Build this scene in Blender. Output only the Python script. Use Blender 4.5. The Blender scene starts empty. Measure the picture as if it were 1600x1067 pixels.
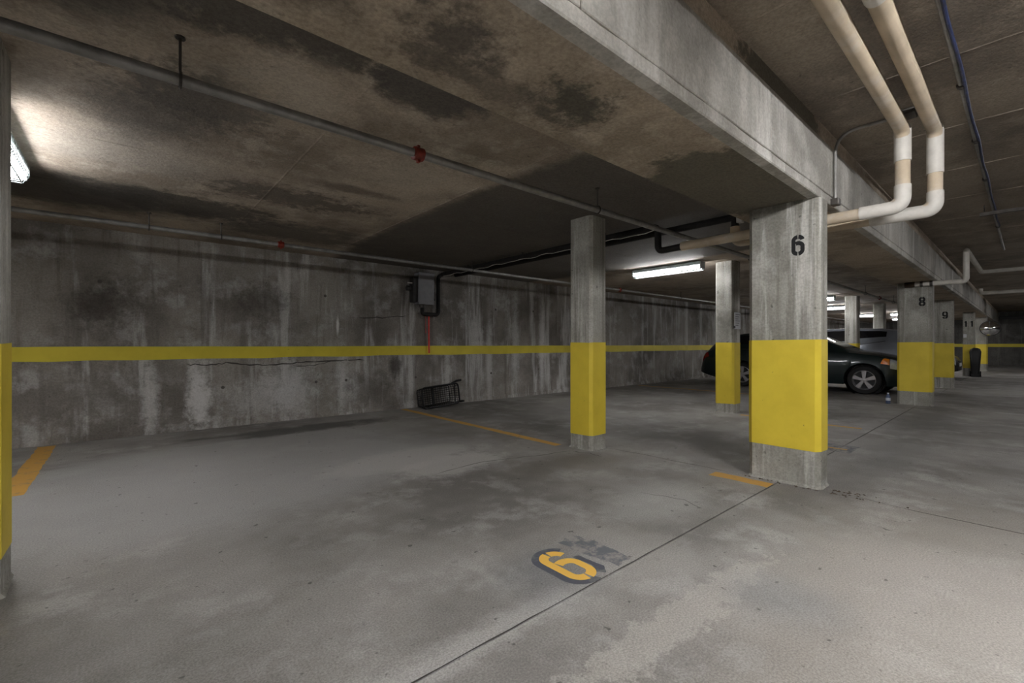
import bpy, bmesh, math, random
from math import sin, cos, pi, sqrt, atan2, radians
from mathutils import Vector, Matrix

random.seed(7)
SC = bpy.context.scene
COL = SC.collection

# ------------------------------------------------------------------ camera, world, exposure
EYE = 1.12                                   # camera height, metres above the floor
cam_d = bpy.data.cameras.new('camera')
cam_d.sensor_width = 36.0
cam_d.lens = 700.0 / 1600.0 * 36.0
cam_d.shift_y = 4.5 / 1600.0
cam_d.clip_start = 0.02
cam = bpy.data.objects.new('camera', cam_d)
COL.objects.link(cam)
cam.location = (0, 0, EYE)
cam.rotation_euler = (radians(90), 0, -math.asin(0.6553))
SC.camera = cam

world = bpy.data.worlds.new('world')
SC.world = world
world.use_nodes = True
world.node_tree.nodes['Background'].inputs[0].default_value = (0.5, 0.55, 0.6, 1)
world.node_tree.nodes['Background'].inputs[1].default_value = 0.02

TUBE_POWER = 27.0                            # emission of the fluorescent tubes
SC.view_settings.view_transform = 'Standard'
SC.view_settings.look = 'None'
SC.view_settings.exposure = 2.47
SC.view_settings.gamma = 1.0
SC.view_settings.use_curve_mapping = False
SC.cycles.max_bounces = 7
SC.cycles.diffuse_bounces = 5
SC.cycles.glossy_bounces = 2
SC.cycles.sample_clamp_indirect = 4.0
SC.cycles.caustics_reflective = False
SC.cycles.caustics_refractive = False

# ------------------------------------------------------------------ material helpers
def srgb(r, g, b):
    f = lambda c: (c / 255 / 12.92) if c / 255 <= 0.04045 else ((c / 255 + 0.055) / 1.055) ** 2.4
    return (f(r), f(g), f(b), 1.0)

class Nodes:
    def __init__(s, name):
        s.m = bpy.data.materials.new(name)
        s.m.use_nodes = True
        s.t = s.m.node_tree
        s.n = s.t.nodes
        s.b = s.n['Principled BSDF']
        s.pos = None
        s.cache = {}
    def new(s, typ, **kw):
        n = s.n.new(typ)
        for k, v in kw.items():
            setattr(n, k, v)
        return n
    def link(s, a, b):
        s.t.links.new(a, b)
    def put(s, sock, v):
        if isinstance(v, bpy.types.NodeSocket):
            s.link(v, sock)
        else:
            sock.default_value = v
    def coords(s, local=False):
        if s.pos is None:
            s.pos = s.new('ShaderNodeTexCoord').outputs['Object'] if local else s.new('ShaderNodeNewGeometry').outputs['Position']
        return s.pos
    def mapped(s, scale=(1, 1, 1), loc=(0, 0, 0), rot=(0, 0, 0), typ='POINT'):
        m = s.new('ShaderNodeMapping', vector_type=typ)
        s.link(s.pos, m.inputs['Vector'])
        m.inputs['Scale'].default_value = scale
        m.inputs['Location'].default_value = loc
        m.inputs['Rotation'].default_value = rot
        return m.outputs[0]
    def noise(s, scale, detail=6, rough=0.6, vec=None, dist=0.0):
        n = s.new('ShaderNodeTexNoise')
        s.link(vec if vec is not None else s.pos, n.inputs['Vector'])
        n.inputs['Scale'].default_value = scale
        n.inputs['Detail'].default_value = detail
        n.inputs['Roughness'].default_value = rough
        n.inputs['Distortion'].default_value = dist
        return n.outputs['Fac']
    def rng(s, v, a, b, c=0.0, d=1.0, smooth=True):
        m = s.new('ShaderNodeMapRange')
        m.interpolation_type = 'SMOOTHSTEP' if smooth else 'LINEAR'
        m.clamp = True if not smooth else m.clamp
        s.put(m.inputs['Value'], v)
        for i, x in zip(('From Min', 'From Max', 'To Min', 'To Max'), (a, b, c, d)):
            m.inputs[i].default_value = x
        return m.outputs['Result']
    def math(s, op, a, b=None):
        m = s.new('ShaderNodeMath', operation=op)
        s.put(m.inputs[0], a)
        if b is not None:
            s.put(m.inputs[1], b)
        return m.outputs[0]
    def mix(s, f, a, b, blend='MIX'):
        m = s.new('ShaderNodeMix', data_type='RGBA', blend_type=blend)
        s.put(m.inputs[0], f)
        s.put(m.inputs[6], a)
        s.put(m.inputs[7], b)
        return m.outputs[2]
    def bump(s, h, strength=0.3, dist=0.01):
        b = s.new('ShaderNodeBump')
        b.inputs['Strength'].default_value = strength
        b.inputs['Distance'].default_value = dist
        s.link(h, b.inputs['Height'])
        s.link(b.outputs[0], s.b.inputs['Normal'])
    def patch(s, col, c, r, rot, colour, strength, soft=0.5, wob=0.8, freq=2.5, thick=50.0):
        """a stain or toned patch: an ellipse at c with radii r, turned by rot, with a ragged edge"""
        cc = c if len(c) == 3 else (c[0], c[1], 0)
        rr = r if len(r) == 3 else (r[0], r[1], thick)
        v = s.mapped(scale=rr, loc=cc, rot=rot if isinstance(rot, tuple) else (0, 0, rot), typ='TEXTURE')
        l = s.new('ShaderNodeVectorMath', operation='LENGTH')
        s.link(v, l.inputs[0])
        if freq not in s.cache:
            s.cache[freq] = s.noise(freq, 7, 0.74)
        n = s.cache[freq]
        d = s.math('ADD', l.outputs['Value'], s.math('MULTIPLY', s.math('SUBTRACT', n, 0.5), 2 * wob))
        f = s.rng(d, 1.0 - soft, 1.0 + soft * 0.3, strength, 0.0)
        return s.mix(f, col, colour)
    def done(s, col, rough=0.85, metal=0.0, spec=0.3):
        s.put(s.b.inputs['Base Color'], col)
        s.put(s.b.inputs['Roughness'], rough)
        s.b.inputs['Metallic'].default_value = metal
        s.b.inputs['Specular IOR Level'].default_value = spec
        return s.m

def concrete(name, base, dark, light, big=0.5, patches=(), streak=0.0, speck=0.5, rough=0.88, bump=0.35, local=False,
             streak_scale=3.0, spec=0.3, seed=0.0, pits=0.5, mottled=0.55, speck_scale=55.0):
    k = Nodes(name)
    k.coords(local)
    if seed:
        k.pos = k.mapped(loc=(seed, seed * 0.7, seed * 1.3))
    n1 = k.noise(big, 5, 0.62)
    col = k.mix(k.rng(n1, 0.36, 0.62), dark, base)
    n2 = k.noise(big * 4.5, 5, 0.68)
    col = k.mix(k.rng(n2, 0.48, 0.72, 0, mottled), col, light)
    n2b = k.noise(big * 9.0, 4, 0.72)
    col = k.mix(k.rng(n2b, 0.58, 0.75, 0, mottled), col, dark)
    if streak:
        sv = k.mapped(scale=(streak_scale, streak_scale, 0.35))
        st = k.noise(1.0, 5, 0.66, sv)
        col = k.mix(k.rng(st, 0.52, 0.64, 0, streak), col, light)
        sv2 = k.mapped(scale=(streak_scale * 1.9, streak_scale * 1.9, 0.5), loc=(5, 9, 2))
        st2 = k.noise(1.0, 4, 0.66, sv2)
        col = k.mix(k.rng(st2, 0.52, 0.66, 0, streak * 0.9), col, dark)
    for p in patches:
        col = k.patch(col, **p)
    fine = k.noise(speck_scale, 3, 0.75)
    col = k.mix(speck, col, k.mix(k.rng(fine, 0.3, 0.7), (0.25, 0.25, 0.25, 1), (0.78, 0.78, 0.78, 1)), 'OVERLAY')
    pit = k.rng(k.noise(17, 2, 0.5), 0.69, 0.75, 0, pits)
    col = k.mix(pit, col, (0.02, 0.019, 0.018, 1))
    h = k.math('ADD', k.math('MULTIPLY', k.noise(9, 4, 0.75), 0.7), k.math('MULTIPLY', k.noise(70, 2, 0.7), 0.3))
    k.bump(h, bump, 0.012)
    return k.done(col, rough, 0.0, spec)

def plain(name, c, rough=0.5, metal=0.0, spec=0.5, vary=0.12, scale=14.0, bump=0.0, local=True, dirt=None):
    k = Nodes(name)
    k.coords(local)
    d = tuple(x * (1 - vary * 2) for x in c[:3]) + (1,)
    l = tuple(min(1, x * (1 + vary)) for x in c[:3]) + (1,)
    col = k.mix(k.rng(k.noise(scale, 5, 0.6), 0.3, 0.7), d, l)
    if dirt:
        col = k.mix(k.rng(k.noise(scale * 0.4, 6, 0.7), 0.5, 0.7, 0, 0.8), col, dirt)
    if bump:
        k.bump(k.noise(scale * 5, 4, 0.6), bump, 0.004)
    return k.done(col, rough, metal, spec)

def yellow_paint(name, c=(224, 200, 64)):
    k = Nodes(name)
    k.coords()
    base = srgb(*c)
    col = k.mix(k.rng(k.noise(3.0, 6, 0.6), 0.3, 0.7), srgb(c[0] - 14, c[1] - 14, c[2] - 8), base)
    sc = k.rng(k.noise(1.0, 4, 0.7, k.mapped(scale=(14, 14, 34))), 0.70, 0.74, 0, 0.75)
    col = k.mix(sc, col, srgb(70, 62, 40))
    col = k.mix(k.rng(k.noise(30, 3, 0.6), 0.72, 0.76, 0, 0.7), col, srgb(60, 52, 40))
    k.bump(k.noise(24, 5, 0.7), 0.25, 0.006)
    return k.done(col, 0.55, 0, 0.4)

def worn_paint(name, c, under, wear=0.5, scale=9.0):
    k = Nodes(name)
    k.coords()
    col = k.mix(k.rng(k.noise(scale, 6, 0.7), wear - 0.06, wear + 0.1, 0, 0.85), srgb(*under), srgb(*c))
    col = k.mix(k.rng(k.noise(scale * 5, 4, 0.7), 0.6, 0.75, 0, 0.6), col, srgb(*under))
    k.bump(k.noise(40, 4, 0.7), 0.3, 0.006)
    return k.done(col, 0.75, 0, 0.3)

def emit(name, c, s):
    k = Nodes(name)
    k.coords(True)
    k.b.inputs['Emission Color'].default_value = c
    k.b.inputs['Emission Strength'].default_value = s
    return k.done((0.9, 0.9, 0.9, 1), 0.4)

# ------------------------------------------------------------------ mesh helpers
class MB:
    def __init__(s):
        s.v, s.f = [], []
    def add(s, vs, fs):
        o = len(s.v)
        s.v += [tuple(x) for x in vs]
        s.f += [tuple(i + o for i in f) for f in fs]
        return s
    def box(s, a, b):
        x0, y0, z0 = a
        x1, y1, z1 = b
        return s.add([(x0, y0, z0), (x1, y0, z0), (x1, y1, z0), (x0, y1, z0), (x0, y0, z1), (x1, y0, z1), (x1, y1, z1), (x0, y1, z1)],
                     [(3, 2, 1, 0), (4, 5, 6, 7), (0, 1, 5, 4), (1, 2, 6, 5), (2, 3, 7, 6), (3, 0, 4, 7)])
    def prism(s, poly, z0, z1):
        n = len(poly)
        vs = [(x, y, z0) for x, y in poly] + [(x, y, z1) for x, y in poly]
        fs = [tuple(range(n - 1, -1, -1)), tuple(range(n, 2 * n))] + [(i, (i + 1) % n, (i + 1) % n + n, i + n) for i in range(n)]
        return s.add(vs, fs)
    def tube(s, pts, r, n=12, caps=True, closed=False):
        pts = [Vector(p) for p in pts]
        rad = r if isinstance(r, (list, tuple)) else [r] * len(pts)
        m = len(pts)
        vs, fs = [], []
        up = None
        for i in range(m):
            if closed:
                t = (pts[(i + 1) % m] - pts[i - 1]).normalized()
            else:
                t = (pts[min(i + 1, m - 1)] - pts[max(i - 1, 0)]).normalized()
            if up is None:
                up = Vector((0, 0, 1)) if abs(t.z) < 0.9 else Vector((1, 0, 0))
            a = t.cross(up)
            if a.length < 1e-6:
                a = t.orthogonal()
            a.normalize()
            up = a.cross(t).normalized()
            for j in range(n):
                w = 2 * pi * j / n
                vs.append(pts[i] + a * (cos(w) * rad[i]) + up * (sin(w) * rad[i]))
        for i in range(m if closed else m - 1):
            k = (i + 1) % m
            for j in range(n):
                fs.append((i * n + j, k * n + j, k * n + (j + 1) % n, i * n + (j + 1) % n))
        if caps and not closed:
            fs.append(tuple(range(n)))
            fs.append(tuple(range(m * n - 1, (m - 1) * n - 1, -1)))
        return s.add(vs, fs)
    def lathe(s, prof, axis='Z', c=(0, 0, 0), n=24, caps=True):
        """prof: list of (radius, height along axis)"""
        vs, fs = [], []
        for r, h in prof:
            for j in range(n):
                w = 2 * pi * j / n
                p = (r * cos(w), r * sin(w), h)
                if axis == 'X':
                    p = (p[2], p[0], p[1])
                elif axis == 'Y':
                    p = (p[1], p[2], p[0])
                vs.append((p[0] + c[0], p[1] + c[1], p[2] + c[2]))
        for i in range(len(prof) - 1):
            for j in range(n):
                fs.append((i * n + j, i * n + (j + 1) % n, (i + 1) * n + (j + 1) % n, (i + 1) * n + j))
        if caps and prof[0][0] > 1e-4:
            fs.append(tuple(range(n - 1, -1, -1)))
        if caps and prof[-1][0] > 1e-4:
            fs.append(tuple(range((len(prof) - 1) * n, len(prof) * n)))
        return s.add(vs, fs)
    def build(s, name, mat, parent=None, smooth=False, bevel=0.0, seg=2, loc=None):
        me = bpy.data.meshes.new(name)
        me.from_pydata(s.v, [], s.f)
        bm = bmesh.new()
        bm.from_mesh(me)
        bmesh.ops.remove_doubles(bm, verts=bm.verts, dist=1e-5)
        bmesh.ops.recalc_face_normals(bm, faces=bm.faces)
        if bevel:
            es = [e for e in bm.edges if len(e.link_faces) == 2 and e.calc_face_angle(0) > 0.5]
            bmesh.ops.bevel(bm, geom=es, offset=bevel, segments=seg, affect='EDGES', profile=0.5)
        bm.to_mesh(me)
        bm.free()
        if smooth:
            for p in me.polygons:
                p.use_smooth = True
            me.set_sharp_from_angle(angle=radians(38))
        me.materials.append(mat)
        o = bpy.data.objects.new(name, me)
        COL.objects.link(o)
        if parent is not None:
            o.parent = parent
            o.matrix_parent_inverse = Matrix.Identity(4)
        if loc is not None:
            o.location = loc
        return o

def rounded(pts, r, n=6):
    """a polyline with its corners rounded by arcs of radius r"""
    pts = [Vector(p) for p in pts]
    out = [pts[0]]
    for i in range(1, len(pts) - 1):
        a, b, c = pts[i - 1], pts[i], pts[i + 1]
        d = min(r, (b - a).length * 0.49, (c - b).length * 0.49)
        p, q = b + (a - b).normalized() * d, b + (c - b).normalized() * d
        for k in range(n + 1):
            t = k / n
            out.append(p * (1 - t) ** 2 + b * 2 * t * (1 - t) + q * t * t)
    out.append(pts[-1])
    return out

def thing(name, label, cat, loc=(0, 0, 0), rotz=0.0, group=None, kind=None):
    o = bpy.data.objects.new(name, None)
    o.empty_display_size = 0.1
    COL.objects.link(o)
    o.location = loc
    o.rotation_euler = (0, 0, rotz)
    return tag(o, label, cat, group, kind)

def tag(o, label, cat, group=None, kind=None):
    o['label'] = label
    o['category'] = cat
    if group:
        o['group'] = group
    if kind:
        o['kind'] = kind
    return o

def dup(o, parent=None):
    c = o.copy()
    COL.objects.link(c)
    c.parent = parent
    for ch in list(o.children):
        dup(ch, c)
    return c

def rect(x0, x1, y0, y1, c):
    return [(x0 + c, y0), (x1 - c, y0), (x1, y0 + c), (x1, y1 - c), (x1 - c, y1), (x0 + c, y1), (x0, y1 - c), (x0, y0 + c)]

# ------------------------------------------------------------------ the place's own measures
WALL_Y = 7.16            # inner face of the long wall
BAY_Z = 2.48             # slab over the parking bays
AISLE_Z = 2.85           # slab over the aisle
BEAM_Z = 2.26            # underside of the long beam
BEAM_Y0, BEAM_Y1 = 1.05, 1.72
X0, X1 = -7.0, 35.5
YR = -6.5                # wall on the far side of the aisle

# ------------------------------------------------------------------ materials
G = srgb
floor_stains_and_tones = [
    dict(c=(0.8, 4.75), r=(2.3, 1.55), rot=0.25, colour=G(158, 157, 155), strength=0.75, soft=0.22, wob=0.22, freq=2.5),
    dict(c=(2.6, 0.2), r=(2.2, 0.75), rot=0.0, colour=G(152, 146, 139), strength=0.5, soft=0.5, wob=0.4, freq=2.5),
    dict(c=(2.1, 4.0), r=(0.85, 0.40), rot=0.1, colour=G(176, 174, 170), strength=0.75, soft=0.35, wob=0.8, freq=2.5),
    dict(c=(2.35, 3.55), r=(0.6, 0.35), rot=0.2, colour=G(178, 176, 172), strength=0.8, soft=0.35, wob=0.9),
    dict(c=(0.6, 3.9), r=(1.2, 1.1), rot=0.2, colour=G(160, 159, 157), strength=0.4, soft=0.8, wob=0.5, freq=2.5),
    dict(c=(1.7, 6.3), r=(1.6, 0.28), rot=0.03, colour=G(76, 74, 72), strength=0.8, soft=0.5, wob=1.0, freq=2.5),
    dict(c=(0.7, 6.2), r=(0.5, 0.16), rot=0.1, colour=G(156, 154, 150), strength=0.55, soft=0.5, wob=0.5),
    dict(c=(3.1, 5.0), r=(0.9, 0.9), rot=0.0, colour=G(112, 108, 103), strength=0.55, soft=0.8, wob=0.7, freq=2.5),
    dict(c=(3.2, 2.85), r=(0.9, 0.35), rot=-0.2, colour=G(112, 107, 101), strength=0.7, soft=0.8, wob=0.7),
    dict(c=(4.9, 2.5), r=(0.9, 0.7), rot=0.0, colour=G(104, 100, 96), strength=0.65, soft=0.8, wob=0.7),
    dict(c=(2.9, 1.75), r=(0.6, 0.32), rot=0.0, colour=G(166, 166, 162), strength=0.6, soft=0.6, wob=0.5),
    dict(c=(1.0, 1.36), r=(0.9, 0.10), rot=0.0, colour=G(182, 180, 177), strength=0.55, soft=0.7, wob=1.0, freq=9.0),
    dict(c=(1.75, 0.93), r=(0.85, 0.10), rot=-0.04, colour=G(172, 168, 161), strength=0.5, soft=0.25, wob=1.6, freq=9.0),
    dict(c=(2.2, 0.72), r=(0.25, 0.3), rot=0.3, colour=G(122, 124, 125), strength=0.5, soft=0.8, wob=0.6),
    dict(c=(1.55, 1.55), r=(0.35, 0.3), rot=0.0, colour=G(104, 105, 108), strength=0.55, soft=0.8, wob=0.6),
    dict(c=(5.9, 0.9), r=(1.4, 0.35), rot=0.0, colour=G(104, 103, 103), strength=0.5, soft=0.8, wob=0.7),
    dict(c=(6.2, 5.4), r=(2.2, 0.6), rot=0.1, colour=G(140, 137, 134), strength=0.5, soft=0.8, wob=0.8, freq=2.5),
    dict(c=(13.5, 3.8), r=(1.6, 2.6), rot=0.0, colour=G(70, 68, 67), strength=0.6, soft=0.8, wob=0.4),  # darker oval spanning the floor where the dark car stands
    dict(c=(9.0, 1.0), r=(2.0, 0.4), rot=0.0, colour=G(88, 86, 85), strength=0.6, soft=0.8, wob=0.7),
]
MT = {}
MT['floor'] = concrete('floor_concrete', G(150, 147, 143), G(116, 113, 109), G(174, 172, 169), big=0.55, patches=floor_stains_and_tones, speck=0.5, rough=0.72, bump=0.16, pits=0.6, mottled=0.7, speck_scale=120.0)
MT['groove'] = plain('joint_dirt', G(48, 46, 44), 0.95, local=False)
bay_stains = [
    dict(c=(4.6, 4.4), r=(2.3, 8.0), rot=0.0, colour=G(92, 88, 83), strength=0.9, soft=0.06, wob=0.06, freq=2.5),
    dict(c=(0.35, 2.05), r=(0.9, 0.28), rot=0.0, colour=G(84, 80, 75), strength=0.9, soft=0.5, wob=1.3, freq=4.5),
    dict(c=(1.25, 2.10), r=(0.36, 0.26), rot=0.2, colour=G(90, 86, 82), strength=0.9, soft=0.3, wob=0.8, freq=4.5),
    dict(c=(-0.3, 2.2), r=(0.5, 0.5), rot=0.0, colour=G(80, 77, 72), strength=0.85, soft=0.5, wob=0.6),
    dict(c=(0.5, 5.4), r=(1.0, 0.45), rot=0.1, colour=G(78, 74, 69), strength=0.85, soft=0.5, wob=1.5, freq=4.5),
    dict(c=(-0.4, 5.6), r=(1.2, 0.7), rot=0.0, colour=G(72, 69, 65), strength=0.9, soft=0.5, wob=0.6, freq=2.5),
    dict(c=(1.6, 5.9), r=(1.0, 0.6), rot=0.0, colour=G(86, 81, 76), strength=0.8, soft=0.6, wob=0.9, freq=2.5),
    dict(c=(0.2, 3.3), r=(0.35, 0.8), rot=0.3, colour=G(82, 79, 75), strength=0.6, soft=0.7, wob=0.9, freq=4.5),
    dict(c=(0.35, 3.0), r=(0.45, 0.35), rot=0.2, colour=G(92, 88, 83), strength=0.7, soft=0.5, wob=1.7, freq=9.0),
    dict(c=(1.2, 4.5), r=(0.8, 0.3), rot=0.0, colour=G(90, 84, 78), strength=0.75, soft=0.5, wob=1.8, freq=9.0),
    dict(c=(1.8, 3.2), r=(0.5, 0.6), rot=0.0, colour=G(204, 194, 178), strength=0.45, soft=0.7, wob=1.4, freq=4.5),
    dict(c=(0.7, 2.6), r=(0.35, 0.35), rot=0.0, colour=G(204, 194, 178), strength=0.5, soft=0.7, wob=1.4, freq=4.5),
    dict(c=(1.5, 3.9), r=(0.5, 0.12), rot=0.0, colour=G(100, 92, 84), strength=0.7, soft=0.6, wob=0.9, freq=4.5),
    dict(c=(0.0, 4.2), r=(0.8, 0.5), rot=0.0, colour=G(150, 145, 137), strength=0.5, soft=0.8, wob=0.6, freq=2.5),
]
MT['bay'] = concrete('bay_slab_concrete', G(182, 169, 153), G(138, 127, 114), G(198, 187, 172), big=0.8, patches=bay_stains, speck=0.35, bump=0.4, pits=0.35, mottled=0.75)
soffit_stains = [
    dict(c=(0.95, 1.42), r=(0.28, 0.20), rot=0.4, colour=G(92, 86, 80), strength=0.9, soft=0.7, wob=1.5, freq=9.0),
    dict(c=(1.62, 1.42), r=(0.24, 0.18), rot=0.2, colour=G(84, 82, 74), strength=0.9, soft=0.6, wob=1.7, freq=9.0),
    dict(c=(1.2, 1.55), r=(0.6, 0.12), rot=0.0, colour=G(110, 102, 92), strength=0.7, soft=0.7, wob=1.6, freq=9.0),
    dict(c=(3.35, 1.4), r=(0.85, 0.6), rot=0.0, colour=G(98, 94, 83), strength=0.92, soft=0.12, wob=0.45, freq=4.5),
    dict(c=(0.35, 1.5), r=(0.25, 0.15), rot=0.0, colour=G(106, 98, 88), strength=0.7, soft=0.6, wob=0.9, freq=4.5),
]
MT['soffit'] = concrete('soffit_concrete', G(184, 170, 152), G(150, 138, 122), G(202, 190, 173), big=0.9, patches=soffit_stains, speck=0.35, bump=0.35, pits=0.3, mottled=0.7)
MT['beam'] = concrete('beam_concrete', G(190, 187, 179), G(150, 147, 140), G(216, 214, 208), big=0.7, streak=0.6, speck=0.25, bump=0.3, pits=0.35, streak_scale=2.2)
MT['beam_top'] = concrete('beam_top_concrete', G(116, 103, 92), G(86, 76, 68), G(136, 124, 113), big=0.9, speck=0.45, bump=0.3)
MT['aisle'] = concrete('aisle_slab_concrete', G(150, 139, 125), G(116, 107, 97), G(170, 158, 142), big=0.7, speck=0.35, bump=0.4, pits=0.4, mottled=0.7)
wall_stains = [
    dict(c=(0.75, WALL_Y, 0.45), r=(0.16, 9, 0.5), rot=0.0, colour=G(226, 225, 223), strength=0.75, soft=0.8, wob=1.3, freq=9.0),
    dict(c=(0.25, WALL_Y, 0.45), r=(0.10, 9, 0.6), rot=0.0, colour=G(212, 211, 209), strength=0.65, soft=0.8, wob=1.3, freq=9.0),
    dict(c=(1.9, WALL_Y, 0.45), r=(0.35, 9, 0.5), rot=0.0, colour=G(206, 205, 204), strength=0.6, soft=0.8, wob=1.3, freq=9.0),
    dict(c=(2.62, WALL_Y, 0.55), r=(0.10, 9, 0.7), rot=0.0, colour=G(210, 209, 208), strength=0.6, soft=0.8, wob=1.3, freq=9.0),
    dict(c=(2.56, WALL_Y, 1.42), r=(0.028, 9, 0.17), rot=0.0, colour=G(235, 234, 232), strength=0.9, soft=0.7, wob=0.4, freq=9.0),
    dict(c=(5.6, WALL_Y, 0.8), r=(0.10, 9, 0.9), rot=0.0, colour=G(214, 213, 212), strength=0.7, soft=0.8, wob=0.6, freq=9.0),
    dict(c=(7.1, WALL_Y, 1.0), r=(0.10, 9, 1.2), rot=0.0, colour=G(214, 213, 212), strength=0.7, soft=0.8, wob=0.6, freq=9.0),
    dict(c=(3.55, WALL_Y, 0.75), r=(0.14, 9, 0.22), rot=0.0, colour=G(62, 58, 54), strength=0.8, soft=0.6, wob=0.6, freq=9.0),
    dict(c=(-0.2, WALL_Y, 1.6), r=(0.3, 9, 0.3), rot=0.0, colour=G(70, 65, 60), strength=0.7, soft=0.8, wob=1.3, freq=9.0),
    dict(c=(1.5, WALL_Y, 1.75), r=(0.4, 9, 0.3), rot=0.0, colour=G(74, 70, 64), strength=0.6, soft=0.8, wob=1.3, freq=9.0),
    dict(c=(1.45, WALL_Y, 0.35), r=(0.5, 9, 0.28), rot=0.0, colour=G(196, 195, 193), strength=0.5, soft=0.7, wob=1.6, freq=9.0),
    dict(c=(3.1, WALL_Y, 0.4), r=(0.5, 9, 0.3), rot=0.0, colour=G(100, 96, 90), strength=0.6, soft=0.7, wob=1.5, freq=9.0),
    dict(c=(-0.25, WALL_Y, 0.5), r=(0.35, 9, 0.35), rot=0.0, colour=G(112, 107, 101), strength=0.6, soft=0.7, wob=1.4, freq=9.0),
    dict(c=(4.6, WALL_Y, 0.5), r=(0.08, 9, 0.6), rot=0.0, colour=G(208, 207, 206), strength=0.6, soft=0.8, wob=1.0, freq=9.0),
    dict(c=(6.3, WALL_Y, 1.2), r=(0.12, 9, 1.2), rot=0.0, colour=G(204, 203, 203), strength=0.55, soft=0.8, wob=1.0, freq=9.0),
    dict(c=(8.2, WALL_Y, 1.0), r=(0.14, 9, 1.2), rot=0.0, colour=G(206, 205, 205), strength=0.6, soft=0.8, wob=1.0, freq=9.0),
]
MT['wall'] = concrete('wall_concrete', G(154, 149, 142), G(110, 105, 99), G(204, 203, 201), big=0.6, patches=wall_stains, streak=0.65, speck=0.3, bump=0.35, pits=0.3, streak_scale=3.6)
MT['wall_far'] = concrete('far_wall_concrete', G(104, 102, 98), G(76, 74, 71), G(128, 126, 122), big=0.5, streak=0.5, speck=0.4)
MT['column'] = concrete('column_concrete', G(160, 158, 150), G(120, 118, 110), G(192, 190, 184), big=0.9, streak=0.8, speck=0.3, bump=0.3, pits=0.5, streak_scale=6.0)
MT['yellow'] = yellow_paint('yellow_column_paint')
MT['stripe'] = yellow_paint('yellow_stripe_paint', (226, 208, 66))
MT['orange'] = worn_paint('orange_line_paint', (208, 158, 72), (150, 132, 104), 0.36)
MT['orange_number'] = worn_paint('orange_number_paint', (240, 190, 84), (200, 168, 104), 0.28)
MT['blue_block'] = worn_paint('blue_grey_number_paint', (74, 78, 90), (112, 112, 112), 0.44, 7)
MT['black_paint'] = worn_paint('black_number_paint', (26, 26, 28), (48, 48, 48), 0.34, 14)
MT['crack'] = plain('crack_dirt', G(70, 66, 62), 0.95, local=False)
MT['wall_hole'] = plain('tie_hole_mortar', G(96, 92, 87), 0.95, local=False)
MT['steel'] = plain('galvanised_pipe', G(146, 144, 141), 0.4, 0.35, vary=0.15, scale=9)
MT['dark_steel'] = plain('dull_pipe', G(96, 92, 88), 0.5, 0.6, vary=0.18, scale=7)
MT['red'] = plain('red_coupling', G(128, 40, 24), 0.5, vary=0.2, scale=30)
MT['rod'] = plain('hanger_rod', G(78, 74, 70), 0.6, 0.5)
MT['beige'] = plain('beige_insulation', G(194, 178, 154), 0.75, vary=0.08, scale=5, dirt=G(206, 200, 190), bump=0.15, local=False)
MT['white_wrap'] = plain('white_pipe_cover', G(206, 202, 194), 0.6, vary=0.07, scale=8, bump=0.1, local=False)
MT['black_rubber'] = plain('black_insulation', G(30, 28, 27), 0.8, vary=0.2, scale=12)
MT['grey_box'] = plain('grey_enclosure', G(134, 134, 138), 0.5, vary=0.05)
MT['dark_box'] = plain('dark_enclosure', G(52, 51, 50), 0.6)
MT['blue_cable'] = plain('blue_cable', G(38, 48, 84), 0.5, vary=0.3, scale=20)
MT['red_cord'] = plain('red_cord', G(238, 74, 68), 0.6, vary=0.08)
MT['paper'] = plain('white_paper', G(214, 216, 220), 0.7, vary=0.03)
MT['ink'] = plain('printed_ink', G(120, 120, 126), 0.8)
MT['lamp_white'] = plain('lamp_housing', G(150, 154, 154), 0.4, vary=0.04)
MT['guard'] = plain('wire_guard', G(150, 158, 158), 0.4, 0.3, vary=0.05)
MT['tube'] = emit('fluorescent_tube', (0.985, 0.975, 0.985, 1), TUBE_POWER)
MT['tube_fill'] = emit('fill_fluorescent_tube', (0.985, 0.975, 0.985, 1), TUBE_POWER * 1.9)  # the same tube set brighter, for the added fill lamps
MT['tube_key'] = emit('brightest_fluorescent_tube', (0.985, 0.975, 0.985, 1), TUBE_POWER * 7.0)
MT['cart'] = plain('black_wire', G(22, 22, 24), 0.45, 0.3, vary=0.2)
MT['mirror'] = plain('mirror_glass', G(225, 228, 230), 0.03, 1.0, vary=0.01)
MT['rubber'] = plain('tyre_rubber', G(20, 20, 21), 0.8, vary=0.2)
MT['alloy'] = plain('alloy_rim', G(196, 194, 198), 0.3, 0.8, vary=0.05)
MT['glass'] = plain('dark_car_glass', G(14, 16, 20), 0.06, 0.0, spec=0.6, vary=0.05)
MT['black_plastic'] = plain('black_plastic', G(18, 18, 19), 0.55)
MT['amber'] = plain('amber_lens', G(232, 132, 24), 0.2)
MT['tail_red'] = plain('red_lens', G(130, 18, 26), 0.15)
MT['lens'] = plain('clear_lens', G(206, 214, 222), 0.12, 0.4)
MT['bottle'] = plain('blue_plastic_bottle', G(84, 98, 128), 0.25, vary=0.1)
MT['cap'] = plain('pale_cap', G(206, 212, 222), 0.4)

def car_paint(name, c):
    k = Nodes(name)
    k.coords(True)
    col = k.mix(k.rng(k.noise(4, 4, 0.6), 0.3, 0.7), tuple(x * 0.85 for x in c[:3]) + (1,), c)
    k.b.inputs['Coat Weight'].default_value = 0.7
    k.b.inputs['Coat Roughness'].default_value = 0.06
    return k.done(col, 0.35, 0.3, 0.5)

# ------------------------------------------------------------------ the setting
def structure(o, label, cat):
    return tag(o, label, cat, None, 'structure')

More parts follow.
